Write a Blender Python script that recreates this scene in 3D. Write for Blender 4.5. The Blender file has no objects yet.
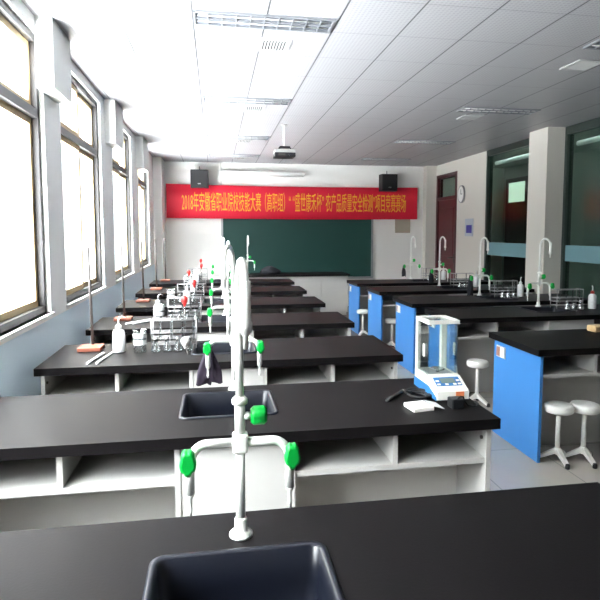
import bpy, bmesh, math, random
from mathutils import Vector, Matrix
random.seed(7)
PI = math.pi
SC = bpy.context.scene
COL = SC.collection

# ------------------------------------------------------------------ materials
def new_mat(name):
    m = bpy.data.materials.new(name); m.use_nodes = True
    nt = m.node_tree
    return m, nt, nt.nodes['Principled BSDF'], nt.nodes, nt.links

def srgb(r, g, b):
    f = lambda c: c/12.92 if c <= .04045 else ((c+.055)/1.055)**2.4
    return (f(r/255), f(g/255), f(b/255), 1)

def mat(name, rgb, rough=.5, metal=0, spec=.5, var=.06, scale=8, bump=0, bscale=60, trans=0, coat=0):
    m, nt, P, N, L = new_mat(name)
    c = srgb(*rgb)
    P.inputs['Roughness'].default_value = rough
    P.inputs['Metallic'].default_value = metal
    P.inputs['Specular IOR Level'].default_value = spec
    P.inputs['Transmission Weight'].default_value = trans
    P.inputs['Coat Weight'].default_value = coat
    tc = N.new('ShaderNodeTexCoord')
    nz = N.new('ShaderNodeTexNoise'); nz.inputs['Scale'].default_value = scale; nz.inputs['Detail'].default_value = 4
    L.new(tc.outputs['Object'], nz.inputs['Vector'])
    mx = N.new('ShaderNodeMix'); mx.data_type = 'RGBA'
    mx.inputs['A'].default_value = tuple(c[i]*(1-var) for i in range(3))+(1,)
    mx.inputs['B'].default_value = tuple(min(1, c[i]*(1+var)) for i in range(3))+(1,)
    L.new(nz.outputs['Fac'], mx.inputs['Factor'])
    L.new(mx.outputs['Result'], P.inputs['Base Color'])
    if bump:
        n2 = N.new('ShaderNodeTexNoise'); n2.inputs['Scale'].default_value = bscale
        L.new(tc.outputs['Object'], n2.inputs['Vector'])
        b = N.new('ShaderNodeBump'); b.inputs['Strength'].default_value = bump; b.inputs['Distance'].default_value = .002
        L.new(n2.outputs['Fac'], b.inputs['Height']); L.new(b.outputs['Normal'], P.inputs['Normal'])
    return m

def thin_glass(name, tint, gloss=.25, base=.04, rough=.02, k=.75):
    m, nt, P, N, L = new_mat(name)
    N.remove(P)
    out = N['Material Output']
    t = N.new('ShaderNodeBsdfTransparent'); t.inputs['Color'].default_value = tint
    g = N.new('ShaderNodeBsdfGlossy'); g.inputs['Roughness'].default_value = rough
    lw = N.new('ShaderNodeLayerWeight'); lw.inputs['Blend'].default_value = gloss
    ad = N.new('ShaderNodeMath'); ad.operation = 'MULTIPLY_ADD'
    ad.inputs[1].default_value = k; ad.inputs[2].default_value = base; ad.use_clamp = True
    L.new(lw.outputs['Facing'], ad.inputs[0])
    mx = N.new('ShaderNodeMixShader')
    L.new(ad.outputs[0], mx.inputs['Fac']); L.new(t.outputs[0], mx.inputs[1]); L.new(g.outputs[0], mx.inputs[2])
    L.new(mx.outputs[0], out.inputs['Surface'])
    return m

def emit(name, rgb, s):
    m, nt, P, N, L = new_mat(name)
    P.inputs['Base Color'].default_value = srgb(*rgb)
    P.inputs['Emission Color'].default_value = srgb(*rgb)
    P.inputs['Emission Strength'].default_value = s
    return m

M = dict(
    top=mat('black_epoxy', (16, 14, 15), .46, var=.18, scale=5, bump=.12, bscale=140, spec=.10),
    cab=mat('white_laminate', (180, 178, 174), .45, var=.03),
    blue=mat('blue_laminate', (54, 118, 182), .4, var=.04, scale=3),
    sink=mat('sink_plastic', (14, 17, 27), .32, var=.1, bump=.1),
    white=mat('white_coated_pipe', (240, 240, 234), .28, var=.02),
    green=mat('green_plastic', (0, 168, 62), .38, var=.08),
    dkgreen=mat('dark_plastic', (22, 40, 34), .4),
    seat=mat('stool_seat', (222, 220, 214), .45, var=.03),
    metal=mat('grey_metal', (176, 178, 180), .35, metal=.6, var=.05),
    rubber=mat('black_rubber', (18, 18, 20), .6),
    black=mat('black_plastic', (22, 23, 26), .45, bump=.2),
    wallp=mat('white_wall_paint', (240, 240, 238), .7, var=.015, scale=2),
    wallb=mat('back_wall_paint', (236, 234, 230), .7, var=.015, scale=2),
    rear=mat('rear_wall_grey', (190, 186, 180), .6),  # plain unseen rear wall, its grey set for the light it bounces
    wallr=mat('warm_white_wall_paint', (208, 203, 194), .7, var=.015, scale=2),
    corr=mat('corridor_paint', (150, 160, 154), .7, var=.08, scale=2),
    corrd=mat('corridor_dark_door', (52, 30, 32), .5),
    corrf=mat('corridor_floor', (90, 92, 90), .3),
    alu=mat('window_aluminium', (62, 60, 60), .4, metal=.3),
    tan=mat('tan_sash', (178, 154, 114), .5),
    dframe=mat('glass_wall_frame', (54, 64, 60), .4, metal=.3),
    door=mat('maroon_door', (84, 24, 32), .35, var=.15, scale=6),
    doorf=mat('maroon_frame', (66, 20, 26), .35, var=.1),
    banner=mat('red_banner', (222, 30, 58), .6, var=.05, scale=1.2),
    gold=mat('gold_letters', (238, 168, 44), .5, var=.12, scale=9),
    board=mat('green_chalkboard', (18, 62, 56), .55, var=.12, scale=1.5),
    steel=mat('steel', (200, 202, 204), .25, metal=.9),
    rod=mat('dark_steel_rod', (66, 60, 58), .6),
    wire=mat('grey_wire', (168, 166, 166), .4, metal=.3),
    brick=mat('orange_brown_base', (120, 66, 48), .5, var=.12, scale=20),
    bottle=mat('milky_plastic', (242, 242, 242), .35, var=.02),
    red=mat('red_rubber', (196, 44, 40), .4, var=.08),
    lamp=mat('lamp_housing', (206, 206, 202), .4),
    louver=mat('lamp_louver', (104, 108, 116), .35, metal=.5, var=.1),
    ventdark=mat('vent_duct', (34, 34, 36), .7),
    ceilw=mat('ceiling_metal_white', (160, 160, 158), .45),
    lframe=mat('lamp_frame', (128, 130, 134), .4, metal=.3),
    beige=mat('beige_board', (176, 168, 150), .7),
    purple=mat('purple_cloth', (32, 20, 38), .85, var=.3, scale=30, bump=.5, bscale=120),
    navy=mat('black_cloth', (26, 27, 34), .85, var=.3, scale=30, bump=.5, bscale=120),
    balw=mat('balance_white', (238, 236, 228), .35, var=.02),
    balb=mat('balance_blue', (40, 104, 160), .4),
    screen=mat('lcd_screen', (116, 132, 128), .25),
    orange=mat('orange_sticker', (226, 130, 84), .5),
    paper=mat('white_paper', (244, 240, 234), .6, var=.03),
    wood=mat('pale_wood', (206, 176, 128), .5, var=.12, scale=12),
    socket=mat('brown_socket', (150, 110, 92), .5),
    plate=mat('socket_plate', (196, 198, 198), .35, metal=.3),
    poster=mat('poster_grey', (176, 184, 196), .5),
    posterb=mat('poster_blue', (66, 60, 150), .5, var=.3, scale=16),
    clock=mat('clock_face', (224, 224, 220), .5),
    grey=mat('clock_rim', (150, 150, 150), .4),
    ventg=mat('notice_green', (120, 150, 120), .5),
)
M['glass'] = thin_glass('clear_glassware', (.95, .97, .97, 1), .4, .12, .12)
M['pane'] = thin_glass('clear_pane', (.93, .96, .95, 1), .2, .02)
M['gwall'] = thin_glass('green_tinted_glass', (.70, .79, .75, 1), .2, .025, .12, .12)
M['winglass'] = thin_glass('window_glass', (.97, .98, .98, 1), .1, .01)
M['band'] = None

def band_mat():
    m, nt, P, N, L = new_mat('frosted_teal_film')
    P.inputs['Base Color'].default_value = srgb(128, 168, 176)
    P.inputs['Roughness'].default_value = .6
    t = N.new('ShaderNodeBsdfTransparent'); t.inputs['Color'].default_value = (.7, .85, .85, 1)
    mx = N.new('ShaderNodeMixShader'); mx.inputs['Fac'].default_value = .75
    L.new(t.outputs[0], mx.inputs[1]); L.new(P.outputs[0], mx.inputs[2])
    L.new(mx.outputs[0], N['Material Output'].inputs['Surface'])
    return m
M['band'] = band_mat()
M['film'] = band_mat(); M['film'].name = 'milky_film'; M['film'].node_tree.nodes['Principled BSDF'].inputs['Base Color'].default_value = srgb(226, 226, 226)
M['film'].node_tree.nodes['Transparent BSDF'].inputs['Color'].default_value = (.9, .9, .9, 1)

def ceiling_mat():
    m, nt, P, N, L = new_mat('perforated_ceiling_tiles')
    P.inputs['Roughness'].default_value = .42
    tc = N.new('ShaderNodeTexCoord'); sp = N.new('ShaderNodeSeparateXYZ')
    L.new(tc.outputs['Object'], sp.inputs[0])
    def math_(op, a, b=None, c=None):
        n = N.new('ShaderNodeMath'); n.operation = op
        for i, v in enumerate((a, b, c)):
            if v is None: continue
            if isinstance(v, (int, float)): n.inputs[i].default_value = v
            else: L.new(v, n.inputs[i])
        return n.outputs[0]
    def line(src, off, period, half):
        q = math_('DIVIDE', math_('SUBTRACT', src, off), period)
        fr = math_('ABSOLUTE', math_('SUBTRACT', math_('FRACT', math_('ADD', q, 100.5)), .5))
        return math_('LESS_THAN', fr, half/period)
    lx = line(sp.outputs[0], -.130, .4835, .006)
    ly = line(sp.outputs[1], 3.905, .5625, .0035)
    ly = math_('MULTIPLY', ly, .45)
    g = math_('MAXIMUM', lx, ly)
    # rows of fine perforations
    s1 = math_('SINE', math_('MULTIPLY', math_('ADD', sp.outputs[0], sp.outputs[1]), 2*PI/.058))
    s2 = math_('SINE', math_('MULTIPLY', math_('SUBTRACT', sp.outputs[0], sp.outputs[1]), 2*PI/.058))
    dots = math_('MULTIPLY', math_('GREATER_THAN', math_('MULTIPLY', s1, s2), .25), .5)
    m1 = N.new('ShaderNodeMix'); m1.data_type = 'RGBA'
    m1.inputs['A'].default_value = srgb(156, 155, 157); m1.inputs['B'].default_value = srgb(124, 124, 127)
    L.new(dots, m1.inputs['Factor'])
    m2 = N.new('ShaderNodeMix'); m2.data_type = 'RGBA'
    m2.inputs['B'].default_value = srgb(58, 58, 60)
    L.new(g, m2.inputs['Factor']); L.new(m1.outputs['Result'], m2.inputs['A'])
    L.new(m2.outputs['Result'], P.inputs['Base Color'])
    return m
M['ceil'] = ceiling_mat()

def floor_mat():
    m, nt, P, N, L = new_mat('polished_floor_tiles')
    tc = N.new('ShaderNodeTexCoord')
    br = N.new('ShaderNodeTexBrick'); br.offset = 0; br.inputs['Scale'].default_value = 1
    br.inputs['Brick Width'].default_value = .58; br.inputs['Row Height'].default_value = .6
    br.inputs['Mortar Size'].default_value = .004
    br.inputs['Color1'].default_value = srgb(168, 162, 154); br.inputs['Color2'].default_value = srgb(178, 173, 166)
    br.inputs['Mortar'].default_value = srgb(140, 138, 134)
    L.new(tc.outputs['Object'], br.inputs['Vector'])
    nz = N.new('ShaderNodeTexNoise'); nz.inputs['Scale'].default_value = 3; nz.inputs['Detail'].default_value = 6
    L.new(tc.outputs['Object'], nz.inputs['Vector'])
    mx = N.new('ShaderNodeMix'); mx.data_type = 'RGBA'; mx.blend_type = 'MULTIPLY'; mx.inputs['Factor'].default_value = .2
    L.new(br.outputs['Color'], mx.inputs['A']); L.new(nz.outputs['Color'], mx.inputs['B'])
    L.new(mx.outputs['Result'], P.inputs['Base Color'])
    P.inputs['Roughness'].default_value = .22
    return m
M['floor'] = floor_mat()

def left_wall_mat():
    m, nt, P, N, L = new_mat('white_over_pale_blue_paint')
    tc = N.new('ShaderNodeTexCoord'); sp = N.new('ShaderNodeSeparateXYZ')
    L.new(tc.outputs['Object'], sp.inputs[0])
    lt = N.new('ShaderNodeMath'); lt.operation = 'LESS_THAN'; lt.inputs[1].default_value = .985
    L.new(sp.outputs[2], lt.inputs[0])
    mx = N.new('ShaderNodeMix'); mx.data_type = 'RGBA'
    mx.inputs['A'].default_value = srgb(246, 246, 245); mx.inputs['B'].default_value = srgb(222, 240, 252)
    L.new(lt.outputs[0], mx.inputs['Factor']); L.new(mx.outputs['Result'], P.inputs['Base Color'])
    P.inputs['Roughness'].default_value = .6
    return m
M['wleft'] = left_wall_mat()

# ------------------------------------------------------------------ mesh builder
class MB:
    def __init__(s): s.bm = bmesh.new()
    def box(s, x0, x1, y0, y1, z0, z1, bev=0):
        r = bmesh.ops.create_cube(s.bm, size=1)
        for v in r['verts']:
            v.co = Vector(((x0+x1)/2+v.co.x*(x1-x0), (y0+y1)/2+v.co.y*(y1-y0), (z0+z1)/2+v.co.z*(z1-z0)))
        if bev:
            es = list({e for v in r['verts'] for e in v.link_edges})
            bmesh.ops.bevel(s.bm, geom=es, offset=bev, segments=2, profile=.5, affect='EDGES')
        return s
    def loft(s, rings, cap=True, smooth=True):
        vs = [[s.bm.verts.new(p) for p in r] for r in rings]
        n = len(vs[0])
        for a, b in zip(vs, vs[1:]):
            for i in range(n):
                f = s.bm.faces.new((a[i], a[(i+1) % n], b[(i+1) % n], b[i])); f.smooth = smooth
        if cap:
            s.bm.faces.new(vs[0][::-1]); s.bm.faces.new(vs[-1])
        return s
    def tube(s, pts, r, seg=14, cap=True):
        pts = [Vector(p) for p in pts]
        rs = r if isinstance(r, (list, tuple)) else [r]*len(pts)
        rings = []; ref = None
        for i, p in enumerate(pts):
            t = (pts[min(i+1, len(pts)-1)]-pts[max(i-1, 0)]).normalized()
            if ref is None:
                ref = Vector((1, 0, 0)) if abs(t.x) < .8 else Vector((0, 1, 0))
            u = (ref-t*ref.dot(t)).normalized(); ref = u; w = t.cross(u)
            rings.append([p+(u*math.cos(2*PI*k/seg)+w*math.sin(2*PI*k/seg))*rs[i] for k in range(seg)])
        return s.loft(rings, cap)
    def lathe(s, prof, c=(0, 0, 0), seg=20, cap=True, sx=1, sy=1):
        return s.loft([[Vector((c[0]+r*sx*math.cos(2*PI*k/seg), c[1]+r*sy*math.sin(2*PI*k/seg), c[2]+z)) for k in range(seg)] for r, z in prof], cap)
    def prism(s, poly, vec):
        a = [s.bm.verts.new(p) for p in poly]; b = [s.bm.verts.new(Vector(p)+Vector(vec)) for p in poly]
        n = len(a)
        s.bm.faces.new(a[::-1]); s.bm.faces.new(b)
        for i in range(n): s.bm.faces.new((a[i], a[(i+1) % n], b[(i+1) % n], b[i]))
        return s
    def move(s, v):
        bmesh.ops.translate(s.bm, verts=s.bm.verts, vec=v); return s
    def build(s, name, m, parent=None, label=None):
        bmesh.ops.recalc_face_normals(s.bm, faces=s.bm.faces)
        me = bpy.data.meshes.new(name); s.bm.to_mesh(me); s.bm.free()
        me.materials.append(M[m] if isinstance(m, str) else m)
        o = bpy.data.objects.new(name, me); COL.objects.link(o)
        if parent: o.parent = parent
        if label: o['label'] = label
        return o

def thing(name, label, cat, loc=(0, 0, 0), rz=0, group=None):
    o = bpy.data.objects.new(name, None); COL.objects.link(o); o.empty_display_size = .05
    o.location = loc; o.rotation_euler = (0, 0, rz)
    return tag(o, label, cat, group)
def tag(o, label, cat, group=None):
    o['label'] = label; o['category'] = cat
    if group: o['group'] = group
    return o
def struct(o): o['kind'] = 'structure'; return o
def dup(root, loc, rz=0, label=None, group=None):
    r = root.copy(); COL.objects.link(r); r.location = loc; r.rotation_euler = (0, 0, rz)
    if label: r['label'] = label
    if group: r['group'] = group
    for ch in list(root.children):
        c = ch.copy(); COL.objects.link(c); c.parent = r
        for g in list(ch.children):
            d = g.copy(); COL.objects.link(d); d.parent = c
    return r
ORD = ['nearest', 'second', 'third', 'fourth', 'fifth', 'sixth', 'seventh']

# ------------------------------------------------------------------ room
XL, XR, YB, YF, ZC = -1.16, 4.72, 11.4, -2.2, 3.02
XG = 6.4
def sbox(name, m, *a): return struct(MB().box(*a).build(name, m))
sbox('floor', 'floor', -1.4, XR+.08, YF-.1, YB+.1, -.12, 0)
sbox('ceiling', 'ceil', -1.4, XR+.08, YF-.1, YB+.1, ZC, ZC+.12)
sbox('wall_back', 'wallb', -1.4, XG+.1, YB, YB+.12, 0, ZC)
sbox('wall_rear', 'rear', -1.4, XG+.1, YF-.12, YF, 0, ZC)
# left wall with window openings
wins = [(4.49, 5.99), (6.62, 8.05), (8.75, 10.03), (2.42, 4.08), (.36, 2.02)]
order = sorted(wins)
ZS, ZT = 1.03, 2.93
w = MB()
w.box(-1.34, XL, YF, YB, 0, ZS); w.box(-1.34, XL, YF, YB, ZT, ZC)
ys = [YF]+[v for a in order for v in a]+[YB]
for i in range(0, len(ys), 2): w.box(-1.34, XL, ys[i], ys[i+1], ZS, ZT)
struct(w.build('wall_left', 'wleft'))
for i, (a, b) in enumerate(sorted(wins, key=lambda q: abs(q[0]-2.42) if q[0] >= 2.42 else 20-q[0])):
    e = bpy.data.objects.new('window_%d' % (i+1), None); COL.objects.link(e); e.location = (-1.23, (a+b)/2, ZS); struct(e)
    a_, b_ = a-(a+b)/2, b-(a+b)/2; H = ZT-ZS
    f = MB()
    for y0, y1, z0, z1 in ((a_, a_+.045, 0, H), (b_-.045, b_, 0, H), (a_, b_, 0, .05), (a_, b_, H-.05, H), (a_, b_, 1.345, 1.405)):
        f.box(-.04, .04, y0, y1, z0, z1)
    f.build('window_frame', 'alu', e)
    for (y0, y1, dx) in ((a_+.045, .03, .012), (-.03, b_-.045, -.012)):
        for z0, z1 in ((.05, 1.345), (1.405, H-.05)):
            s = MB(); t = .046
            for q in ((y0, y0+t, z0, z1), (y1-t, y1, z0, z1), (y0+t, y1-t, z0, z0+t), (y0+t, y1-t, z1-t, z1)):
                s.box(dx-.012, dx+.012, *q)
            so = s.build('sash', 'tan', e)
            MB().box(dx-.003, dx+.003, y0+t, y1-t, z0+t, z1-t).build('pane', 'winglass', so)
    MB().box(-.02, .09, a_-.02, b_+.02, -.03, 0).build('window_sill', 'wallp', e)
# downstand beams running out from the window wall, and the corner column
for k, (y0, y1) in enumerate(((3.94, 4.40), (6.22, 6.75), (8.52, 9.15), (1.66, 2.12), (-.6, -.14))):
    struct(MB().box(XL, -1.05, y0, y1, 2.56, ZC).build('trim_%d' % (k+1), 'wallp'))
struct(MB().box(XL, -1.0, 10.78, YB, 0, ZC).build('trim_6', 'wallp'))

# right side: solid end wall with door, column, glass partition, corridor
DY0, DY1, DZ = 10.18, 11.18, 2.80
w = MB()
w.box(XR, XR+.12, 9.02, DY0, 0, ZC); w.box(XR, XR+.12, DY1, YB, 0, ZC); w.box(XR, XR+.12, DY0, DY1, DZ, ZC)
struct(w.build('wall_right', 'wallr'))
struct(MB().box(4.46, XR+.12, 6.84, 7.28, 0, ZC).build('trim_7', 'wallr'))
struct(MB().box(4.50, XR, 11.22, YB, 0, ZC).build('trim_8', 'wallr'))
struct(MB().box(4.46, XR+.12, 2.3, 2.75, 0, ZC).build('trim_9', 'wallr'))
d = bpy.data.objects.new('door_1', None); COL.objects.link(d); d.location = (XR+.05, (DY0+DY1)/2, 0); struct(d)
hw = (DY1-DY0)/2
f = MB()
f.box(-.06, .06, -hw, -hw+.07, 0, DZ); f.box(-.06, .06, hw-.07, hw, 0, DZ); f.box(-.06, .06, -hw+.07, hw-.07, DZ-.08, DZ); f.box(-.06, .06, -hw+.07, hw-.07, 2.26, 2.33)
f.build('door_frame', 'doorf', d)
f = MB().box(-.025, .025, -hw+.07, hw-.07, .01, 2.26)
for z0, z1 in ((.15, .95), (1.1, 2.1)): f.box(-.034, -.02, -hw+.2, hw-.2, z0, z1, .006)
f.build('door_leaf', 'door', d)
MB().box(-.004, .004, -hw+.07, hw-.07, 2.33, DZ-.08).build('transom_pane', 'gwall', d)
h = MB().box(-.05, -.025, -hw+.09, -hw+.13, .98, 1.16, .004)
h.tube([(-.05, -hw+.11, 1.09), (-.10, -hw+.11, 1.09), (-.11, -hw+.16, 1.085), (-.11, -hw+.25, 1.07)], .014, 8)
h.build('door_handle', 'rod', d)
# glass partition bays
wk = 0
for (a, b) in ((7.28, 9.02), (2.75, 6.84), (YF, 2.3)):
    wk += 1
    e = bpy.data.objects.new('window_%d' % (6+wk), None); COL.objects.link(e); e.location = (XR, (a+b)/2, 0); struct(e)
    a_, b_ = a-(a+b)/2, b-(a+b)/2
    f = MB()
    for q in ((a_, a_+.05, 0, ZC), (b_-.05, b_, 0, ZC), (a_+.05, b_-.05, ZC-.10, ZC), (a_+.05, b_-.05, 0, .1)): f.box(-.0, .1, *q)
    n = 2 if b-a < 2 else 4
    if b-a > 2:
        for k in range(1, n):
            y = a_+(b-a)*k/n; f.box(.01, .08, y-.02, y+.02, .1, ZC-.1)
    f.build('partition_frame', 'dframe', e)
    MB().box(.035, .045, a_+.05, b_-.05, .1, ZC-.1).build('partition_pane', 'gwall', e)
    MB().box(.028, .034, a_+.05, b_-.05, 1.20, 1.42).build('frosted_band', 'band', e)
    MB().tube([(.16, a_+.06, 2.80), (.16, b_-.06, 2.80)], .035, 10).build('roller_blind', 'wallp', e)
# corridor beyond the glass
sbox('floor_corridor', 'corrf', XR+.12, XG, YF, YB, -.12, 0)
sbox('ceiling_corridor', 'corr', XR+.12, XG, YF, YB, ZC, ZC+.1)
sbox('wall_corridor', 'corr', XG, XG+.1, YF, YB, 0, ZC)
for k, y in enumerate((10.79,)):
    d = bpy.data.objects.new('door_%d' % (k+2), None); COL.objects.link(d); d.location = (XG-.03, y, 0); struct(d)
    MB().box(-.02, .02, -.34, .34, 0, 2.18).build('door_leaf', 'corrd', d)
    f = MB(); f.box(-.03, .03, -.42, -.33, 0, 2.75); f.box(-.03, .03, .33, .42, 0, 2.75); f.box(-.03, .03, -.33, .33, 2.18, 2.24); f.box(-.03, .03, -.33, .33, 2.66, 2.75)
    f.build('door_frame', 'corrd', d)
    MB().box(-.01, .01, -.33, .33, 2.24, 2.66).build('transom_pane', emit('glowing_transom', (206, 226, 208), .8) if k == 0 else M['gwall'], d)  # bright panel in the corridor given as a glowing pane

# ------------------------------------------------------------------ ceiling fittings
def ceiling_light():
    t = thing('ceiling_light', '', 'light', (0, 0, ZC), 0, 'recessed louvred ceiling lights')
    L_, D_ = .94, .235
    f = MB()
    for q in ((-L_/2, L_/2, -D_/2, -D_/2+.014), (-L_/2, L_/2, D_/2-.014, D_/2), (-L_/2, -L_/2+.014, -D_/2, D_/2), (L_/2-.014, L_/2, -D_/2, D_/2)):
        f.box(*q, -.014, .0)
    f.build('frame', 'lframe', t)
    MB().box(-L_/2+.014, L_/2-.014, -D_/2+.014, D_/2-.014, -.002, -.0005).build('reflector', 'louver', t)
    b = MB()
    for k in range(1, 10):
        x = -L_/2+L_*k/10; b.box(x-.004, x+.004, -D_/2+.014, D_/2-.014, -.013, -.002)
    b.box(-L_/2+.014, L_/2-.014, -.004, .004, -.013, -.002)
    b.build('louver', 'lframe', t)
    for y in (-.05, .05): MB().tube([(-L_/2+.03, y, -.007), (L_/2-.03, y, -.007)], .0045, 8).build('tube', 'lamp', t)
    return t
cl0 = ceiling_light()
lspots = [(.345, 3.78, 'large ceiling light with unlit louvres nearest overhead, left of centre'),
          (.355, 6.01, 'second ceiling light from the front in the left line of lights'),
          (.36, 8.32, 'third ceiling light in the left line, left of the projector'),
          (.37, 10.28, 'farthest ceiling light of the left line, above the blackboard lamp'),
          (3.28, 6.02, 'dark louvred ceiling light right of centre, before the white column'),
          (3.28, 8.28, 'middle-distance narrow ceiling light of the right line'),
          (3.31, 10.35, 'farthest ceiling light of the right line, near the right loudspeaker'),
          (3.28, 3.78, 'ceiling light cut off by the right edge of the photo')]
for i, (x, y, l) in enumerate(lspots):
    if i == 0: cl0.location = (x, y, ZC); cl0['label'] = l
    else: dup(cl0, (x, y, ZC), 0, l)
def ceiling_vent():
    t = thing('ceiling_vent', '', 'vent', (0, 0, ZC), 0, 'square ceiling air vents')
    f = MB()
    for q in ((-.12, .12, -.135, -.11), (-.12, .12, .11, .135), (-.12, -.10, -.11, .11), (.10, .12, -.11, .11)): f.box(*q, -.012, 0)
    f.build('frame', 'ceilw', t)
    MB().box(-.10, .10, -.11, .11, -.002, -.0005).build('duct', 'ventdark', t)
    s = MB()
    for k in range(9):
        x = -.09+.0225*k; s.box(x-.0055, x+.0055, -.11, .11, -.011, -.003)
    s.build('grille', 'ceilw', t)
    return t
cv0 = ceiling_vent()
for i, (x, y, l) in enumerate([(.455, 4.23, 'white grille air vent just behind the nearest left ceiling light'),
                               (.46, 6.37, 'small air vent behind the second ceiling light of the left line'),
                               (.46, 8.66, 'air vent behind the third ceiling light of the left line'),
                               (.47, 10.62, 'farthest tiny air vent above the blackboard lamp'),
                               (3.13, 6.42, 'pale air vent behind the dark right-hand ceiling light'),
                               (3.1, 4.30, 'pale air vent near the right edge of the ceiling')]):
    if i == 0: cv0.location = (x, y, ZC); cv0['label'] = l
    else: dup(cv0, (x, y, ZC), 0, l)
# projector
t = thing('projector', 'white and black projector hanging on a pole from the ceiling', 'projector', (.92, 7.3, ZC))
MB().lathe([(.045, -.012), (.045, 0)]).build('ceiling_plate', 'ceilw', t)
MB().tube([(0, 0, -.012), (0, 0, -.295)], .011).build('mount_pole', 'white', t)
b = MB().box(-.07, .07, -.09, .09, -.31, -.292, .004)
for sx in (-.06, .06): b.tube([(sx, -.06, -.30), (sx*1.5, -.08, -.335)], .008, 8); b.tube([(sx, .06, -.30), (sx*1.5, .08, -.335)], .008, 8)
b.build('bracket', 'black', t)
MB().box(-.135, .135, -.12, .12, -.38, -.33, .01).build('body', 'ceilw', t)
MB().box(-.137, .137, -.125, .125, -.43, -.375, .008).build('lower_casing', 'black', t)
MB().tube([(.07, -.122, -.402), (.07, -.14, -.402)], .024).build('lens', 'sink', t)
MB().box(-.09, .0, -.128, -.122, -.418, -.388).build('air_grille', 'rod', t)

# ------------------------------------------------------------------ back wall
t = thing('blackboard', 'dark green chalkboard on the back wall under the banner', 'blackboard', (1.72, YB, 0))
MB().box(-1.56, 1.60, -.035, -.004, .64, 2.02).build('board', 'board', t)
f = MB()
for q in ((-1.6, -1.56, .60, 2.06), (1.60, 1.64, .60, 2.06), (-1.56, 1.60, .60, .64), (-1.56, 1.60, 2.02, 2.06)): f.box(q[0], q[1], -.05, -.002, q[2], q[3])
f.build('frame', 'metal', t)
MB().box(-1.5, 1.5, -.10, -.05, .60, .612).build('chalk_tray', 'metal', t)
MB().box(1.05, 1.2, -.095, -.055, .612, .645, .006).build('eraser', 'metal', t)

def convert_text(body, size, mname, parent, target_w, target_h, loc, extrude=.002):
    cu = bpy.data.curves.new('lettering', 'FONT'); cu.body = body; cu.size = size; cu.extrude = extrude
    cu.align_x = 'LEFT'; cu.resolution_u = 2
    o = bpy.data.objects.new('tmp_text', cu); COL.objects.link(o)
    bpy.context.view_layer.update()
    dg = bpy.context.evaluated_depsgraph_get()
    me = bpy.data.meshes.new_from_object(o.evaluated_get(dg))
    bpy.data.objects.remove(o)
    xs = [v.co.x for v in me.vertices]; ys_ = [v.co.y for v in me.vertices]
    x0, x1, y0, y1 = min(xs), max(xs), min(ys_), max(ys_)
    for v in me.vertices:
        x, y, z = v.co
        v.co = ((x-x0)/(x1-x0)*target_w+loc[0], loc[1]-z, (y-y0)/(y1-y0)*target_h+loc[2])
    me.materials.clear(); me.materials.append(M[mname])
    o = bpy.data.objects.new('lettering', me); COL.objects.link(o)
    o.parent = parent
    return o
t = thing('banner', 'long red cloth banner with gold lettering across the back wall', 'banner', (0, YB-.10, 0))
nx = 60; bm = bmesh.new(); rows = []
bx0, bx1 = -.965, 4.33
for sgn in (0, 1):
    r = []
    for i in range(nx+1):
        u = i/nx; x = bx0+(bx1-bx0)*u
        zt = 2.566-.012*u-.022*math.sin(PI*u); zb = 1.882-.008*u-.012*math.sin(PI*u)
        yy = .006*math.sin(u*40)+.004*math.sin(u*17)
        r.append((bm.verts.new((x, yy+sgn*.004, zt)), bm.verts.new((x, yy+.012+sgn*.004, (zt+zb)/2)), bm.verts.new((x, yy+sgn*.004, zb))))
    rows.append(r)
for r in rows:
    for i in range(nx):
        for k in (0, 1):
            fc = bm.faces.new((r[i][k], r[i+1][k], r[i+1][k+1], r[i][k+1])); fc.smooth = True
for i in range(nx):
    for k in (0, 2): bm.faces.new((rows[0][i][k], rows[0][i+1][k], rows[1][i+1][k], rows[1][i][k]))
mb = MB(); mb.bm.free(); mb.bm = bm
mb.build('cloth', 'banner', t)
convert_text('2018年安徽省职业院校技能大赛（高职组）“ “盛世康禾杯” 农产品质量安全检测”项目竞赛赛场', .4, 'gold', t, 4.72, .40, (-.66, -.012, 2.015))
def speaker():
    t = thing('loudspeaker', '', 'loudspeaker', (0, 0, 0), 0, 'black wall loudspeakers over the banner')
    poly = [(-.18, .10), (.18, .10), (.165, -.10), (-.165, -.10)]
    MB().prism([(x, y, -.175) for x, y in poly], (0, 0, .35)).build('cabinet', 'black', t)
    MB().box(-.155, .155, -.112, -.098, -.16, .165, .006).build('grille', 'rubber', t)
    MB().box(-.03, .03, -.118, -.11, -.115, -.09, .002).build('badge', 'steel', t)
    b = MB().box(-.05, .05, .10, .13, -.07, .07); b.box(-.02, .02, .13, .26, -.03, .03); b.tube([(0, .12, .05), (0, .12, .26)], .008, 8)
    b.build('wall_bracket', 'rod', t)
    return t
s0 = speaker(); s0.location = (-.30, YB-.26, 2.655); s0['label'] = 'black loudspeaker over the left end of the red banner'
dup(s0, (3.62, YB-.26, 2.635), 0, 'black loudspeaker over the right end of the red banner')
t = thing('blackboard_lamp', 'long white tube lamp on the back wall above the banner', 'lamp', (.98, YB, 2.79))
MB().box(-.87, .87, -.19, -.10, -.035, .045, .012).build('housing', 'lamp', t)
MB().tube([(-.84, -.145, -.045), (.84, -.145, -.045)], .014).build('tube', 'white', t)
for x in (-.6, .6): MB().box(x-.015, x+.015, -.10, 0, -.01, .02).build('arm', 'metal', t)
tag(MB().box(.115, .145, YB-.02, YB, 2.57, ZC).build('cable_conduit', 'lamp'), 'white vertical cable conduit on the back wall beside the left loudspeaker', 'conduit')
tag(MB().box(3.86, 4.20, YB-.03, YB, 1.58, 1.90, .004).build('notice_board', 'beige'), 'plain beige board on the back wall under the right banner end', 'board')
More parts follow.
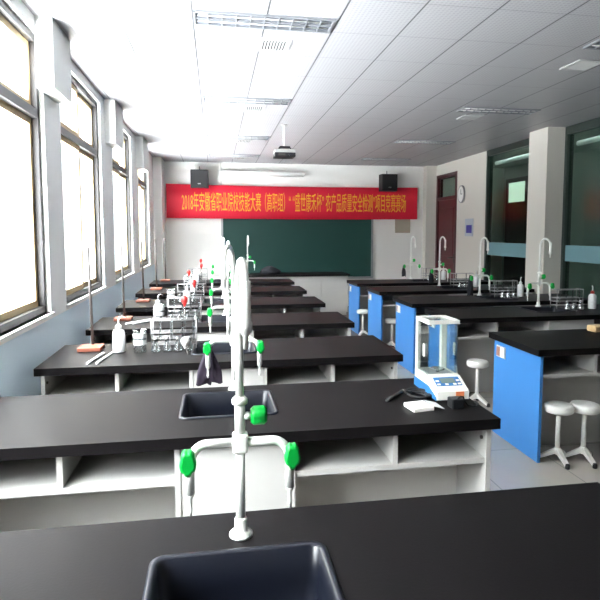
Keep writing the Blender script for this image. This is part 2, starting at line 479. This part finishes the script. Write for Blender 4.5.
# clock, poster, exit things on the right wall
t = thing('wall_clock', 'round pale wall clock right of the maroon door', 'clock', (XR, 9.95, 2.33))
c = MB()
c.loft([[Vector((-.03*k2, .135*rr*math.cos(2*PI*k/28), .17*rr*math.sin(2*PI*k/28))) for k in range(28)] for k2, rr in ((0, 1), (1, 1), (1.15, .9), (.8, .88))], cap=True).build('rim', 'grey', t)
MB().loft([[Vector((-x, .12*math.cos(2*PI*k/28), .15*math.sin(2*PI*k/28))) for k in range(28)] for x in (.026, .030)]).build('dial', 'clock', t)
MB().box(-.034, -.031, -.005, .005, 0, .09).build('hand', 'black', t); MB().box(-.034, -.031, -.06, 0, -.006, .006).build('hand', 'black', t)
t = thing('wall_notice', 'small grey and violet notice on the white wall beside the maroon door', 'notice', (XR, 9.62, 1.68))
MB().box(-.012, 0, -.16, .16, -.16, .17).build('sheet', 'poster', t)
MB().box(-.015, -.011, -.12, .10, -.10, .05).build('picture', 'posterb', t)

# ------------------------------------------------------------------ benches
def worktop_mesh(x0, x1, y0, y1, z0, z1, hole, rad=.03):
    bm = bmesh.new()
    def loop(pts):
        vs = [bm.verts.new((x, y, z1)) for x, y in pts]
        return vs, [bm.edges.new((vs[i], vs[(i+1) % len(vs)])) for i in range(len(vs))]
    o, oe = loop([(x0, y0), (x1, y0), (x1, y1), (x0, y1)])
    ed = list(oe)
    if hole:
        h, he = loop(rrect(*hole, rad)); ed += he
    r = bmesh.ops.triangle_fill(bm, edges=ed, use_beauty=True)
    fs = [g for g in r['geom'] if isinstance(g, bmesh.types.BMFace)]
    e = bmesh.ops.extrude_face_region(bm, geom=fs)
    for g in e['geom']:
        if isinstance(g, bmesh.types.BMVert): g.co.z = z0
    mb = MB(); mb.bm.free(); mb.bm = bm
    return mb
def rrect(x0, x1, y0, y1, r, n=5):
    out = []
    for cx, cy, a in ((x1-r, y1-r, 0), (x0+r, y1-r, PI/2), (x0+r, y0+r, PI), (x1-r, y0+r, 1.5*PI)):
        for k in range(n+1):
            q = a+PI/2*k/n; out.append((cx+r*math.cos(q), cy+r*math.sin(q)))
    return out
BL, BD = 2.26, .685
SX0, SX1, SY0, SY1 = .90, 1.32, .215, .575       # sink opening in bench coordinates
def make_bench(blue_end, label, group, sx=0, sy=0):
    """origin at the front left corner of the worktop, on the floor; +x along the bench, +y away"""
    t = thing('laboratory_bench', label, 'bench', (0, 0, 0), 0, group)
    hole = (SX0+sx, SX1+sx, SY0+sy, SY1+sy)
    wt = worktop_mesh(0, BL, 0, BD, .755, .80, hole)
    wt.build('worktop', 'top', t)
    y0, y1 = .022, .645
    T = .022
    MB().box(.03, .03+T, y0, y1, 0, .755).build('end_panel', 'blue' if blue_end else 'cab', t, 'blue end panel' if blue_end else None)
    MB().box(BL-.03-T, BL-.03, y0, y1, 0, .755).build('end_panel', 'cab', t)
    a, b = .89+sx, 1.37+sx
    for x in (a, b-T): MB().box(x, x+T, y0, y1, 0, .755).build('side_panel', 'cab', t)
    MB().box(a+T+.002, b-T-.002, y0+.004, y0+.022, .06, .75).build('sink_cupboard_door', 'cab', t)
    MB().box(a+T, b-T, y0+.05, y0+.065, 0, .06).build('kick_board', 'cab', t)
    for x0, x1, dv in ((.03+T, a, .46), (b, BL-.03-T, 1.80)):
        MB().box(x0, x1, y0+.01, y0+.47, .595, .618).build('shelf', 'cab', t)
        if x0 < dv < x1: MB().box(dv-.011, dv+.011, y0+.01, y0+.47, .618, .755).build('divider', 'cab', t)
        MB().box(x0, x1, y0+.47, y0+.486, .30, .755).build('back_panel', 'cab', t)
        MB().box(x0, x1, y0+.28, y0+.296, 0, .595).build('modesty_panel', 'cab', t)
    for x in (.03+T+.004, BL-.03-T-.004):
        MB().tube([(x-.004, .06, .70), (x+.004, .06, .70)], .008, 10).build('cap', 'rod', t)
    return t
def make_sink(label, group):
    t = thing('sink', label, 'sink', (0, 0, 0), 0, group)
    x0, x1, y0, y1 = SX0, SX1, SY0, SY1
    rings = []
    g = .003
    for off, z, r in ((-.010, .800, .036), (-.010, .806, .036), (.0, .808, .03), (.008, .803, .028), (.012, .72, .03), (.024, .60, .05), (.04, .585, .05), (.12, .578, .04)):
        rings.append([Vector((x, y, z)) for x, y in rrect(x0+off+g, x1-off-g, y0+off+g, y1-off-g, r)])
    MB().loft(rings, cap=False).build('basin', 'sink', t)
    bm = MB(); bm.bm.faces.new([bm.bm.verts.new(p) for p in rings[-1]])
    r = bmesh.ops.extrude_face_region(bm.bm, geom=list(bm.bm.faces))
    for v in r['geom']:
        if isinstance(v, bmesh.types.BMVert): v.co.z -= .006
    bm.build('basin_floor', 'sink', t)
    MB().lathe([(.032, .578), (.032, .583), (.022, .584), (.018, .579)], ((x0+x1)/2, (y0+y1)/2, 0)).build('drain', 'metal', t)
    return t
def lobed(axis, c, r, th, lobes=5, sx=1, sz=1):
    """star shaped hand wheel; axis 'y' or 'x'"""
    rings = []
    n = 40
    for d, s in ((-.5, .72), (-.32, 1), (.32, 1), (.5, .78)):
        ring = []
        for k in range(n):
            a = 2*PI*k/n; rr = r*s*(1+.075*math.cos(lobes*a+PI/2)-.03*math.cos(2*lobes*a+PI))
            u, v = rr*math.cos(a)*sx, rr*math.sin(a)*sz
            ring.append(Vector((c[0]+u, c[1]+d*th, c[2]+v)) if axis == 'y' else Vector((c[0]+d*th, c[1]+u, c[2]+v)))
        rings.append(ring)
    return MB().loft(rings)
def make_faucet(label, group, knob='green'):
    t = thing('laboratory_tap', label, 'tap', (0, 0, 0), 0, group)
    MB().lathe([(.031, 0), (.031, .006), (.022, .014), (.017, .020), (.0165, .045), (.0135, .05)]).build('base_flange', 'white', t)
    MB().tube([(0, 0, .03), (0, 0, .235)], .0125, 16).build('riser_pipe', 'white', t)
    MB().box(-.020, .020, -.018, .018, .226, .278, .006).build('cross_fitting', 'white', t)
    v = MB().tube([(0, 0, .27), (0, 0, .375)], .0135, 16); v.lathe([(.014, .352), (.0205, .356), (.0205, .368), (.014, .374)])
    v.tube([(.01, 0, .322), (.028, 0, .322)], .010)
    v.build('valve_body', 'white', t)
    lobed('x', (.049, 0, .322), .022, .042, 6, .8, 1.15).build('valve_knob', knob, t)
    # gooseneck
    R_ = .085; pts = [(0, 0, .37), (0, 0, .50), (0, 0, .645)]
    for k in range(1, 12): a = PI*k/12; pts.append((0, -R_+R_*math.cos(a), .645+R_*math.sin(a)))
    pts += [(0, -2*R_, .645), (0, -2*R_, .59)]
    MB().tube(pts, [.0105]*3+[.0102]*(len(pts)-3), 16).build('gooseneck', 'white', t)
    MB().lathe([(.0095, .70), (.0122, .69), (.0126, .60), (.0150, .595), (.0150, .575), (.011, .572), (.0085, .568), (.006, .564), (.0055, .535)][1:], (0, -2*R_, 0)).build('spout_nozzle', 'white', t)
    for s in (-1, 1):
        pts = [(s*.012, 0, .253), (s*.085, 0, .253)]
        for k in range(1, 8): a = PI/2*k/8; pts.append((s*(.085+.043*math.sin(a)), -.004*k/8, .253-.05*(1-math.cos(a))))
        pts += [(s*.13, -.004, .19), (s*.13, -.004, .125)]
        arm = MB().tube(pts, [.0115]*(len(pts)-2)+[.0125, .0125], 14).build('side_outlet', 'white', t)
        q = MB().tube([(s*.13, -.004, .215), (s*.13, -.032, .218)], .010); q.build('valve_stem', 'white', arm)
        lobed('y', (s*.132, -.042, .224), .0275, .030, 5, .72, 1.2).build('outlet_knob', knob, arm)
        MB().lathe([(.0115, .127), (.0105, .118), (.0055, .112), (.005, .085), (.0062, .083), (.004, .066)], (s*.13, -.004, 0), 12).build('hose_tip', 'white', arm)
    return t

XB0 = -1.06
LY = [.825, 2.11, 3.345, 4.62, 5.94, 7.28, 8.60]
LX = [0, 0, 0, .005, .012, .025, .045]
RY = [3.325, 4.68, 5.73, 6.96, 8.12]
XR0 = 2.155
GL, GR = 'black topped benches of the left row', 'blue ended benches of the right row'
llab = ['nearest black topped bench with a sink at the bottom of the photo',
        'second black bench of the left row carrying the balance on its right end',
        'third bench of the left row with iron stand, white bottle and glassware on top',
        'fourth bench of the left row, black top over white shelves',
        'fifth bench of the left row, counted from the camera',
        'sixth bench of the left row, last but one before the teacher bench',
        'farthest small-looking bench of the left row, nearest the teacher bench']
rlab = ['nearest right bench with full blue end panel and two white stools',
        'second right bench, seen behind the balance, with white tap at its sink',
        'third right bench, blue end panel showing left of the balance',
        'fourth right bench, narrow blue end with a socket plate',
        'farthest right bench, its blue end nearest the blackboard']
lb = None; rb = None
for i, y in enumerate(LY):
    if i == 0: make_bench(False, llab[0], GL, 0, -.085).location = (XB0, y, 0)
    elif i == 1: lb = make_bench(False, llab[1], GL); lb.location = (XB0, y, 0)
    else: dup(lb, (XB0+LX[i], y, 0), 0, llab[i])
for i, y in enumerate(RY):
    if i == 0:
        rb = make_bench(True, rlab[0], GR, .10)
        sp = MB().box(.022, .030, .47, .60, .625, .715, .003).build('socket_plate', 'plate', rb)
        MB().box(.017, .0215, .545, .59, .635, .705).build('socket', 'socket', sp)
        MB().box(.014, .0215, .48, .53, .632, .71, .002).build('splash_cover', 'white', sp)
        rb.location = (XR0, y, 0)
    else: dup(rb, (XR0, y, 0), 0, rlab[i])
slab = ['large black sink in the foreground in front of the nearest tap',
        'black sink in the second left bench, left of the balance',
        'black sink in the third left bench, behind the purple cloth', 'black sink in the fourth left bench', 'black sink in the fifth left bench',
        'black sink in the sixth left bench', 'black sink in the farthest left bench']
flab = ['big white tap with three green knobs in the foreground sink', 'white tap on the second left bench, a purple cloth on its outlet',
        'white tap with green knobs on the third left bench', 'white tap with green knobs on the fourth left bench',
        'white tap with green knobs on the fifth left bench', 'white tap with green knobs on the sixth left bench',
        'white tap with green knobs on the farthest left bench']
sk = make_sink(slab[0], 'black bench sinks'); fc = make_faucet(flab[0], 'white laboratory taps')
for i, y in enumerate(LY):
    if i == 0: sk.location = (XB0, y-.085, 0)
    else: dup(sk, (XB0+LX[i], y, 0), 0, slab[i])
    if i == 0: fc.location = (.057, y+.566, .80)
    else:
        tp_ = dup(fc, (.085, y+.63, .80), 0, flab[i])
        for ch in tp_.children:                                   # the swivel spouts stand at slightly different angles
            if ch.name.split('.')[0] in ('gooseneck', 'spout_nozzle'): ch.rotation_euler.z = (-.28, .05, -.06, .1, -.04, .03)[i-1]
for ch in fc.children:
    if ch.name.split('.')[0] in ('gooseneck', 'spout_nozzle'): ch.rotation_euler.z = .045
RFX = [0, 3.42, 3.28, 3.27, 3.26]
rs = [None, 'black sink in the second right bench', 'black sink in the third right bench', 'black sink in the fourth right bench', 'black sink in the farthest right bench']
rf = [None, 'white tap on the second right bench, before the white column', 'white tap on the third right bench, a black cloth on its outlet',
      'white tap on the fourth right bench in front of the maroon door', 'white tap on the farthest right bench left of the maroon door']
dup(sk, (XR0+.10, RY[0], 0), 0, 'black sink in the nearest right bench')
for i in range(1, 5):
    dup(sk, (XR0+.10, RY[i], 0), 0, rs[i])
    dup(fc, (RFX[i], RY[i]+.635, .80), 0, rf[i])

# teacher bench
t = thing('teacher_bench', 'long teacher bench with white panels under the blackboard', 'bench', (.42, 10.06, 0))
MB().box(0, 2.11, 0, .62, .765, .80, .004).build('worktop', 'top', t)
MB().box(.03, 2.08, .05, .58, .06, .765).build('cabinet', 'cab', t)
MB().box(.05, 2.06, .09, .56, 0, .06).build('plinth', 'cab', t)
for k in range(4): MB().box(.035+.511*k, .54+.511*k, .036, .05, .07, .755).build('door', 'cab', t)
dup(fc, (.60, 10.40, .80), 0, 'white tap standing on the teacher bench under the blackboard')
b = MB(); rings = []
for z, r in ((0, 1), (.04, 1.05), (.08, .9), (.12, .55), (.145, .2)):
    rings.append([Vector((.19*r*(1+.12*math.sin(3*a+z*30))*math.cos(a), .10*r*(1+.1*math.cos(4*a))*math.sin(a), z*(1+.08*math.sin(2*a)))) for a in [2*PI*k/24 for k in range(24)]])
b.loft(rings)
o = tag(b.build('cloth_bundle', 'navy'), 'dark crumpled bundle lying on the teacher bench', 'cloth'); o.location = (1.02, 10.36, .80)

# ------------------------------------------------------------------ stools
def make_stool():
    t = thing('stool', '', 'stool', (0, 0, 0), 0, 'white round stools')
    MB().lathe([(.06, .355), (.088, .358), (.097, .366), (.099, .385), (.097, .400), (.090, .410), (.07, .413), (.001, .4135)], seg=32).build('seat', 'seat', t)
    p = MB().tube([(0, 0, .07), (0, 0, .375)], .0165, 14); p.lathe([(.05, .362), (.05, .373)])
    p.build('post', 'seat', t)
    MB().lathe([(.019, .055), (.022, .06), (.022, .10), (.016, .105)]).build('hub', 'seat', t)
    for k in range(3):
        a = -1.25+2*PI*k/3; c, s = math.cos(a), math.sin(a)
        n = Vector((-s, c, 0))*.015
        lg = MB()
        p0, p1 = Vector((c*.012, s*.012, .10)), Vector((c*.12, s*.12, .028))
        lg.loft([[p0-n, p0+n, p0+n-Vector((0, 0, .038)), p0-n-Vector((0, 0, .038))], [p1-n, p1+n, p1+n-Vector((0, 0, .018)), p1-n-Vector((0, 0, .018))]], smooth=False)
        lo = lg.build('leg', 'seat', t)
        MB().lathe([(.014, 0), (.016, .004), (.016, .026), (.012, .033)], (c*.12, s*.12, 0), 12).build('foot_cap', 'rubber', lo)
    return t
st0 = make_stool()
for i, (x, y, rz, l) in enumerate([(2.335, 3.345, -.35, 'white round stool at the nearest right bench, beside its blue end panel'),
                                   (2.520, 3.325, -.3, 'white round stool cut by the right edge of the photo, at the nearest right bench'),
                                   (2.385, 4.63, .2, 'white round stool just right of the balance, at the second right bench'),
                                   (2.375, 7.08, .2, 'white stool mostly hidden behind the third right bench end'),
                                   (2.215, 7.985, .9, 'farthest white stool, seen between the two farthest blue bench ends')]):
    if i == 0: st0.location = (x, y, 0); st0.rotation_euler.z = rz; st0['label'] = l
    else: dup(st0, (x, y, 0), rz, l)

# ------------------------------------------------------------------ balance and things on the second bench
t = thing('analytical_balance', 'white and blue analytical balance with glass draught shield on the second left bench', 'balance', (1.014, 2.358, .80))
W, D, = .160, .285
sidep = [(.0, .012), (.0, .052), (.03, .066), (.10, .098), (D, .098), (D, .012)]
MB().prism([(0, y, z) for y, z in sidep], (W, 0, 0)).build('housing', 'balw', t)
MB().prism([(-.003, y, z) for y, z in [(.004, .010), (.004, .026), (.10, .056), (D+.003, .056), (D+.003, .010)]], (W+.006, 0, 0)).build('lower_housing', 'balb', t)
for x in (.02, W-.02):
    for y in (.03, D-.03): MB().lathe([(.012, 0), (.012, .012)], (x, y, 0), 12).build('foot', 'rubber', t)
def slope_pt(y): return .066+(.098-.066)*(y-.03)/.07
def on_slope(x0, x1, y0, y1, th, name, m, par):
    z0, z1 = slope_pt(y0), slope_pt(y1)
    return MB().prism([(x0, y0, z0-.002), (x1, y0, z0-.002), (x1, y1, z1-.002), (x0, y1, z1-.002)], (0, -.0016*th, .0035*th)).build(name, m, par)
kp = on_slope(.016, W-.016, .036, .092, 1.2, 'keypad', 'balb', t)
on_slope(.045, W-.045, .052, .082, 1.8, 'display', 'screen', kp)
for k, (x, y) in enumerate(((.02, .04), (.02, .062), (W-.036, .04), (W-.036, .062), (.06, .039), (.10, .039))): on_slope(x, x+.016, y, y+.009, 1.8, 'button', 'balw', kp)
MB().box(.095, .135, -.003, .001, .022, .050).build('sticker', 'orange', t)
cz0, cz1, cy0 = .098, .370, .112
MB().box(.0, .022, D-.022, D, cz0, cz1, .003).build('rear_post', 'balw', t); MB().box(W-.03, W, D-.03, D, cz0, cz1, .003).build('rear_post', 'balw', t)
r = MB()
for q in ((0, W, cy0, cy0+.016), (0, W, D-.02, D), (0, .016, cy0+.016, D-.02), (W-.016, W, cy0+.016, D-.02)): r.box(q[0], q[1], q[2], q[3], cz1-.018, cz1)
r.build('top_rim', 'balw', t)
MB().box(.016, W-.016, cy0+.016, D-.02, cz1-.010, cz1-.006).build('top_pane', 'pane', t)
MB().box(.006, W-.006, cy0+.003, cy0+.007, cz0, cz1-.018).build('front_pane', 'pane', t)
for x, hx in ((.004, -.004), (W-.008, .008)):
    p = MB().box(x, x+.004, cy0+.008, D-.022, cz0, cz1-.018).build('side_door', 'pane', t)
    MB().box(x+hx-.003, x+hx+.005, cy0+.05, cy0+.068, cz0+.085, cz0+.15, .003).build('handle', 'balw', p)
MB().box(.004, W-.004, cy0, cy0+.010, cz0, cz0+.008).build('bottom_rail', 'balw', t)
MB().box(.022, W-.03, D-.012, D-.006, cz0, cz1-.018).build('rear_pane', 'pane', t)
MB().lathe([(.010, .098), (.010, .112), (.038, .114), (.040, .117), (.036, .119), (.001, .118)], (W/2, cy0+.07, 0), 24, sx=.85).build('weighing_pan', 'steel', t)
MB().box(.02, W-.02, cy0+.012, D-.03, .0975, .101).build('chamber_floor', 'metal', t)

t = thing('power_adapter', 'black power adapter with cable lying in front of the balance', 'adapter', (1.075, 2.285, .80))
MB().box(-.030, .030, -.03, .03, 0, .045, .006).build('block', 'black', t)
c = []
for k in range(30):
    u = k/29; c.append((.03+.08*u+.03*math.sin(u*9), .03-.02*u+.03*math.sin(u*7), .006+.02*math.sin(PI*u)*max(0, 1-u)))
MB().tube([(0, -.01, .04), (.012, -.018, .055), (.03, -.012, .05), (.04, .0, .03), (.06, .0, .006), (.09, -.02, .005), (.115, .01, .005), (.12, .05, .005)], .0045, 8).build('cable', 'rubber', t)
t = thing('power_cable', 'black coiled cable behind the white paper pad left of the balance', 'cable', (.965, 2.46, .80))
pts = []
for k in range(48):
    a = k*.33; rr = .035+.0006*k; pts.append((rr*math.cos(a), rr*1.2*math.sin(a), .006+.00035*k))
MB().tube(pts, .0055, 8).build('cord', 'rubber', t)
MB().box(.02, .06, -.05, -.02, 0, .025, .005).build('plug', 'black', t)
t = thing('marker_pen', 'black pen with metal tip lying left of the white paper pad', 'pen', (.86, 2.49, .80))
MB().tube([(-.07, -.075, .008), (.05, .055, .008)], .0075, 10).build('barrel', 'rubber', t)
MB().tube([(.05, .055, .008), (.066, .072, .008)], [.0075, .003], 10).build('tip', 'steel', t)
t = thing('paper_pad', 'white weighing paper pad with clear sleeve in front of the balance', 'paper', (.905, 2.300, .80), .15)
MB().box(-.052, .048, -.05, .05, 0, .018, .002).build('pad', 'paper', t)
s = MB().prism([(.045, -.045, .019), (.10, -.052, .003), (.11, .04, .003), (.05, .048, .019)], (0, 0, .0015)); s.build('sleeve', 'film', t)

# ------------------------------------------------------------------ cloths on the taps
def cloth(m, label, loc, h=.20, wd=.05, tails=True):
    mb = MB(); 
    for s in ((-1, 1) if tails else (0,)):
        rings = []
        for j in range(14):
            u = j/13; z = -h*u*(1 if s <= 0 else .96)
            rw = (.013+wd*.42*min(1, u*1.5)); rd = .012+.010*math.sin(PI*u)
            cx_ = s*wd*.62*u**.7
            ring = []
            for k in range(26):
                a = 2*PI*k/26; f_ = 1+.22*math.sin(5*a+u*3+s)*min(1, u*2)
                ring.append(Vector((cx_+rw*f_*math.cos(a), -.004+rd*f_*math.sin(a), z+.012*math.sin(3*a+s)*(u > .9))))
            rings.append(ring)
        mb.loft(rings)
    o = mb.build('cloth', m); o.location = loc
    return tag(o, label, 'cloth', 'cloths hung on tap outlets')
cloth('purple', 'dark purple cloth hanging on the left outlet of the second bench tap', (-.040, 2.79, 1.0), .175, .05)
cloth('navy', 'black cloth hanging on the tap of the third right bench', (RFX[2]-.13, RY[2]+.635, 1.06), .25, .055, False)
cloth('navy', 'small dark cloth hanging on the tap before the maroon door', (RFX[3]-.13, RY[3]+.635, 1.05), .20, .045, False)
cloth('navy', 'small dark cloth hanging on the farthest right tap', (RFX[4]-.13, RY[4]+.635, 1.04), .18, .045, False)

# ------------------------------------------------------------------ glassware and bench gear
ZB = .80
def make_stand():
    t = thing('iron_stand', '', 'stand', (0, 0, 0), 0, 'iron stands on the left benches')
    MB().box(-.075, .075, -.075, .075, 0, .026, .004).build('base', 'brick', t)
    MB().tube([(.0, .05, .026), (-.012, .05, .70)], .0095, 10).build('rod', 'rod', t)
    return t
def make_bottle():
    t = thing('wash_bottle', '', 'bottle', (0, 0, 0), 0, 'white wash bottles')
    MB().lathe([(.036, 0), (.040, .006), (.040, .125), (.034, .145), (.018, .155), (.016, .16)], seg=24).build('body', 'bottle', t)
    MB().lathe([(.019, .158), (.019, .178), (.012, .184), (.006, .19)]).build('cap', 'bottle', t)
    MB().tube([(0, 0, .186), (0, 0, .215), (.008, 0, .232), (.022, 0, .238), (.045, -.004, .228)], [.005, .005, .005, .004, .002], 8).build('nozzle', 'bottle', t)
    return t
def make_beakers():
    t = thing('beaker', '', 'beaker', (0, 0, 0), 0, 'glass beakers on the left benches')
    MB().lathe([(.040, 0), (.042, .004), (.042, .10), (.046, .108), (.044, .108), (.040, .10), (.040, .006), (.002, .005)], seg=24, cap=False).build('wall', 'glass', t)
    MB().lathe([(.0425, .055), (.0427, .056), (.0427, .085), (.0425, .086)], seg=24, cap=False).build('graduation_patch', 'bottle', t)
    return t
def make_flask():
    t = thing('conical_flask', '', 'flask', (0, 0, 0), 0, 'small conical flasks')
    MB().lathe([(.030, 0), (.034, .004), (.033, .018), (.014, .062), (.013, .085), (.017, .09), (.0145, .09), (.011, .085), (.012, .062), (.030, .018), (.03, .006), (.001, .005)], seg=20, cap=False).build('body', 'glass', t)
    MB().lathe([(.0125, .086), (.0135, .098), (.001, .1)], seg=14).build('stopper', 'grey', t)
    return t
def make_rack():
    t = thing('pipette_rack', '', 'rack', (0, 0, 0), 0, 'wire pipette racks')
    w_, d_ = .15, .055
    for sx in (-1, 1):
        u = MB()
        for sy in (-1, 1): u.tube([(sx*w_, sy*d_, 0), (sx*w_, sy*d_, .2)], .003, 8)
        u.tube([(sx*w_, -d_, .2), (sx*w_, d_, .2)], .003, 8)
        u.build('side_frame', 'wire', t)
    for z in (.03, .07, .11, .195):
        s = MB()
        for y in (-d_, -d_/3, d_/3, d_): s.tube([(-w_, y, z), (w_, y, z)], .0018, 6)
        for k in range(9):
            x = -w_+2*w_*k/8; s.tube([(x, -d_, z), (x, d_, z)], .0014, 6)
        s.build('shelf_grid', 'wire', t)
    return t
def make_pipette(bulb):
    t = thing('pipette', '', 'pipette', (0, 0, 0), 0, 'pipettes with rubber bulbs')
    MB().tube([(0, 0, .01), (0, 0, .05), (0, 0, .14), (0, 0, .16), (0, 0, .19), (0, 0, .30)], [.0015, .003, .003, .008, .003, .003], 10).build('tube', 'glass', t)
    MB().lathe([(.005, .285), (.009, .295), (.020, .315), (.022, .335), (.017, .352), (.008, .36), (.001, .362)], seg=18).build('bulb', bulb, t)
    return t
def make_tube():
    t = thing('test_tube', '', 'tube', (0, 0, 0), 0, 'test tubes in the racks')
    MB().lathe([(.001, .0), (.006, .003), (.008, .01), (.008, .15), (.0095, .152), (.0075, .152), (.0065, .012), (.001, .006)], seg=12, cap=False).build('wall', 'glass', t)
    return t
stand, bottle, beaker, flask, rack, pip, tube_ = make_stand(), make_bottle(), make_beakers(), make_flask(), make_rack(), make_pipette('red'), make_tube()
used = set()
def put(proto, loc, label, rz=0):
    if proto.name not in used:
        used.add(proto.name); proto.location = loc; proto.rotation_euler.z = rz; proto['label'] = label; return proto
    return dup(proto, loc, rz, label)
bn = ['third', 'fourth', 'fifth', 'sixth', 'farthest']
for i in range(5):
    y = LY[i+2]; B = bn[i]+' left bench'
    put(stand, (-.845+.008*i, y+.50, ZB), 'iron stand with thin rod and orange-brown base on the '+B)
    put(rack, (-.29, y+.50, ZB), 'white wire rack of glassware on the '+B)
    if i == 0: bp = [(-.645, .40)]
    elif i == 1: bp = [(-.52, .42)]
    elif i == 2: bp = [(-.32, .20)]
    else: bp = [(-.30, .20)]
    for x, dy in bp: put(bottle, (x, y+dy, ZB), 'white wash bottle standing on the '+B, .4)
    if i < 3:
        b1 = put(beaker, (-.505, y+.36, ZB), 'lower glass beaker of the stacked pair on the '+B)
        put(beaker, (-.505, y+.36, ZB+.045), 'upper glass beaker nested in the stacked pair on the '+B)
    nf = 4 if i < 2 else 3
    pos4 = ['leftmost', 'second from left', 'third from left', 'rightmost']; pos3 = ['leftmost', 'middle', 'rightmost']
    for k in range(nf):
        put(flask, (-.40+.072*k, y+.34+.01*(k % 2), ZB), '%s small clear flask before the rack on the %s' % ((pos4 if nf == 4 else pos3)[k], B), k*.5)
    px = [-.215, -.20, -.31, -.20, -.24][i]
    put(pip, (px, y+.485, ZB+.0), 'pipette with red rubber bulb upright in the rack on the '+B)
    tp = ['at the left end', 'left of centre', 'right of centre', 'at the right end']
    for k in range(4 if i < 3 else 2):
        x = -.29-.15+.3*((k*2+1.5)/8)
        x += 0 if i < 3 else .08*k
        put(tube_, (x, y+.482, ZB+.045), 'glass test tube %s of the rack on the %s' % ((tp if i < 3 else ['at the left end', 'at the right end'])[k], B))
# glass rods and ball dropper on third bench, rods on fourth
for i in (0, 1):
    y = LY[i+2]
    for k in (0, 1):
        o = MB().tube([(-.02, -.19, .007), (.02, .10, .007)], .0075, 10).build('glass_rod', 'bottle')  # opaque white stands for the glare on clear glass
        o.location = (-.755+.055*k, y+.25, ZB)
        if i: o.rotation_euler.z = -.55; o.location = (-.66+.06*k, y+.38, ZB)
        tag(o, '%s glare-white glass rod of the pair lying beside the stand on the %s left bench' % (('left', 'right')[k], bn[i]), 'rod', 'glass rods lying on the left benches')
t = thing('bulb_dropper', 'pale pear shaped bulb dropper leaning at the right of the flasks on the third bench', 'dropper', (-.205, LY[2]+.28, ZB))
MB().lathe([(.006, .03), (.012, .045), (.026, .07), (.027, .088), (.018, .105), (.001, .11)], seg=20).build('bulb', 'paper', t)
MB().tube([(0, 0, .04), (.022, -.06, .003)], .004, 8).build('stem', 'rod', t)
# right benches
rn = ['nearest', 'second', 'third', 'fourth', 'farthest']
for i in range(1, 5):
    y = RY[i]; B = rn[i]+' right bench'
    rx = [0, 3.66, 3.53, 3.56, 3.56][i]
    put(rack, (rx, y+.50, ZB), 'wire rack standing right of the tap on the '+B)
    for k in range(4 if i < 3 else 2):
        put(tube_, (rx-.15+.3*((k*2+1.5)/8)+(.08*k if i > 2 else 0), y+.482, ZB+.045), 'glass test tube %s of the rack on the %s' % ((tp if i < 3 else ['at the left end', 'at the right end'])[k], B))
    if i == 1:
        rbt = put(bottle, (3.885, y+.40, ZB), 'wash bottle with red cap right of the rack on the '+B, 1.2)
        for ch in rbt.children:
            if ch.name.startswith('cap'):
                ch.data = ch.data.copy(); ch.data.materials.clear(); ch.data.materials.append(M['red']); ch['label'] = 'red cap'
    else:
        put(bottle, (rx+.21, y+.47, ZB), 'white wash bottle right of the rack on the '+B, .8)
    for k in range(3):
        put(flask, (rx-.10+.075*k, y+.34, ZB), '%s small clear flask before the rack on the %s' % (pos3[k], B), k*.7)
o = tag(MB().box(-.12, .12, -.05, .05, 0, .05, .012).build('wood_block', 'wood'), 'pale wooden block at the right edge on the nearest right bench', 'block')
o.location = (3.09, 3.90, ZB); o.rotation_euler.z = .1

# ------------------------------------------------------------------ light, world, camera
wd = bpy.data.worlds.new('overcast_daylight'); SC.world = wd; wd.use_nodes = True
bg = wd.node_tree.nodes['Background']; bg.inputs['Color'].default_value = (.93, .97, 1, 1); 
wn, wl = wd.node_tree.nodes, wd.node_tree.links
wt = wn.new('ShaderNodeTexCoord'); wsp = wn.new('ShaderNodeSeparateXYZ'); wl.new(wt.outputs['Generated'], wsp.inputs[0])
wr = wn.new('ShaderNodeMapRange'); wr.inputs['From Min'].default_value = -.75; wr.inputs['From Max'].default_value = .9
wv = wn.new('ShaderNodeValToRGB')            # pale ground, hazy horizon, bright zenith
cr = wv.color_ramp; cr.elements[0].position = 0; cr.elements[1].position = 1
for p_, v_ in ((.20, .95), (.33, .22), (.42, .06), (.53, .05), (.64, .14)): cr.elements.new(p_)
for e_, v_ in zip(cr.elements, (1.0, .55, .20, .07, .055, .16, .9)): e_.color = (v_, v_, v_, 1)
wl.new(wsp.outputs[2], wr.inputs['Value']); wl.new(wr.outputs[0], wv.inputs['Fac'])
wm = wn.new('ShaderNodeMath'); wm.operation = 'MULTIPLY'; wm.inputs[1].default_value = 56
wy = wn.new('ShaderNodeMapRange'); wy.inputs['From Min'].default_value = .2; wy.inputs['From Max'].default_value = -.9
wy.inputs['To Min'].default_value = .6; wy.inputs['To Max'].default_value = 1.9      # the sunny side of the hazy sky is behind the camera
wl.new(wsp.outputs[1], wy.inputs['Value'])
w2 = wn.new('ShaderNodeMath'); w2.operation = 'MULTIPLY'
wl.new(wv.outputs['Color'], wm.inputs[0]); wl.new(wm.outputs[0], w2.inputs[0]); wl.new(wy.outputs[0], w2.inputs[1])
wl.new(w2.outputs[0], bg.inputs['Strength'])
cam = bpy.data.cameras.new('camera'); co = bpy.data.objects.new('camera', cam); COL.objects.link(co)
f_ = 543.; th = math.atan(91/545*.997); pt = math.atan(42/543)
cam.sensor_width = 36; cam.lens = 36*f_/600; cam.shift_x = -6/600; cam.shift_y = -26/600; cam.clip_start = .02
co.location = (0, 0, 1.6); co.rotation_euler = (PI/2-pt, 0, -th)
SC.camera = co
vs = SC.view_settings; vs.view_transform = 'Standard'; vs.look = 'None'; vs.gamma = 1; vs.use_curve_mapping = False; vs.exposure = 1.0
SC.cycles.use_denoising = True
SC.cycles.max_bounces = 10; SC.cycles.diffuse_bounces = 6; SC.cycles.transparent_max_bounces = 24; SC.cycles.sample_clamp_indirect = 8
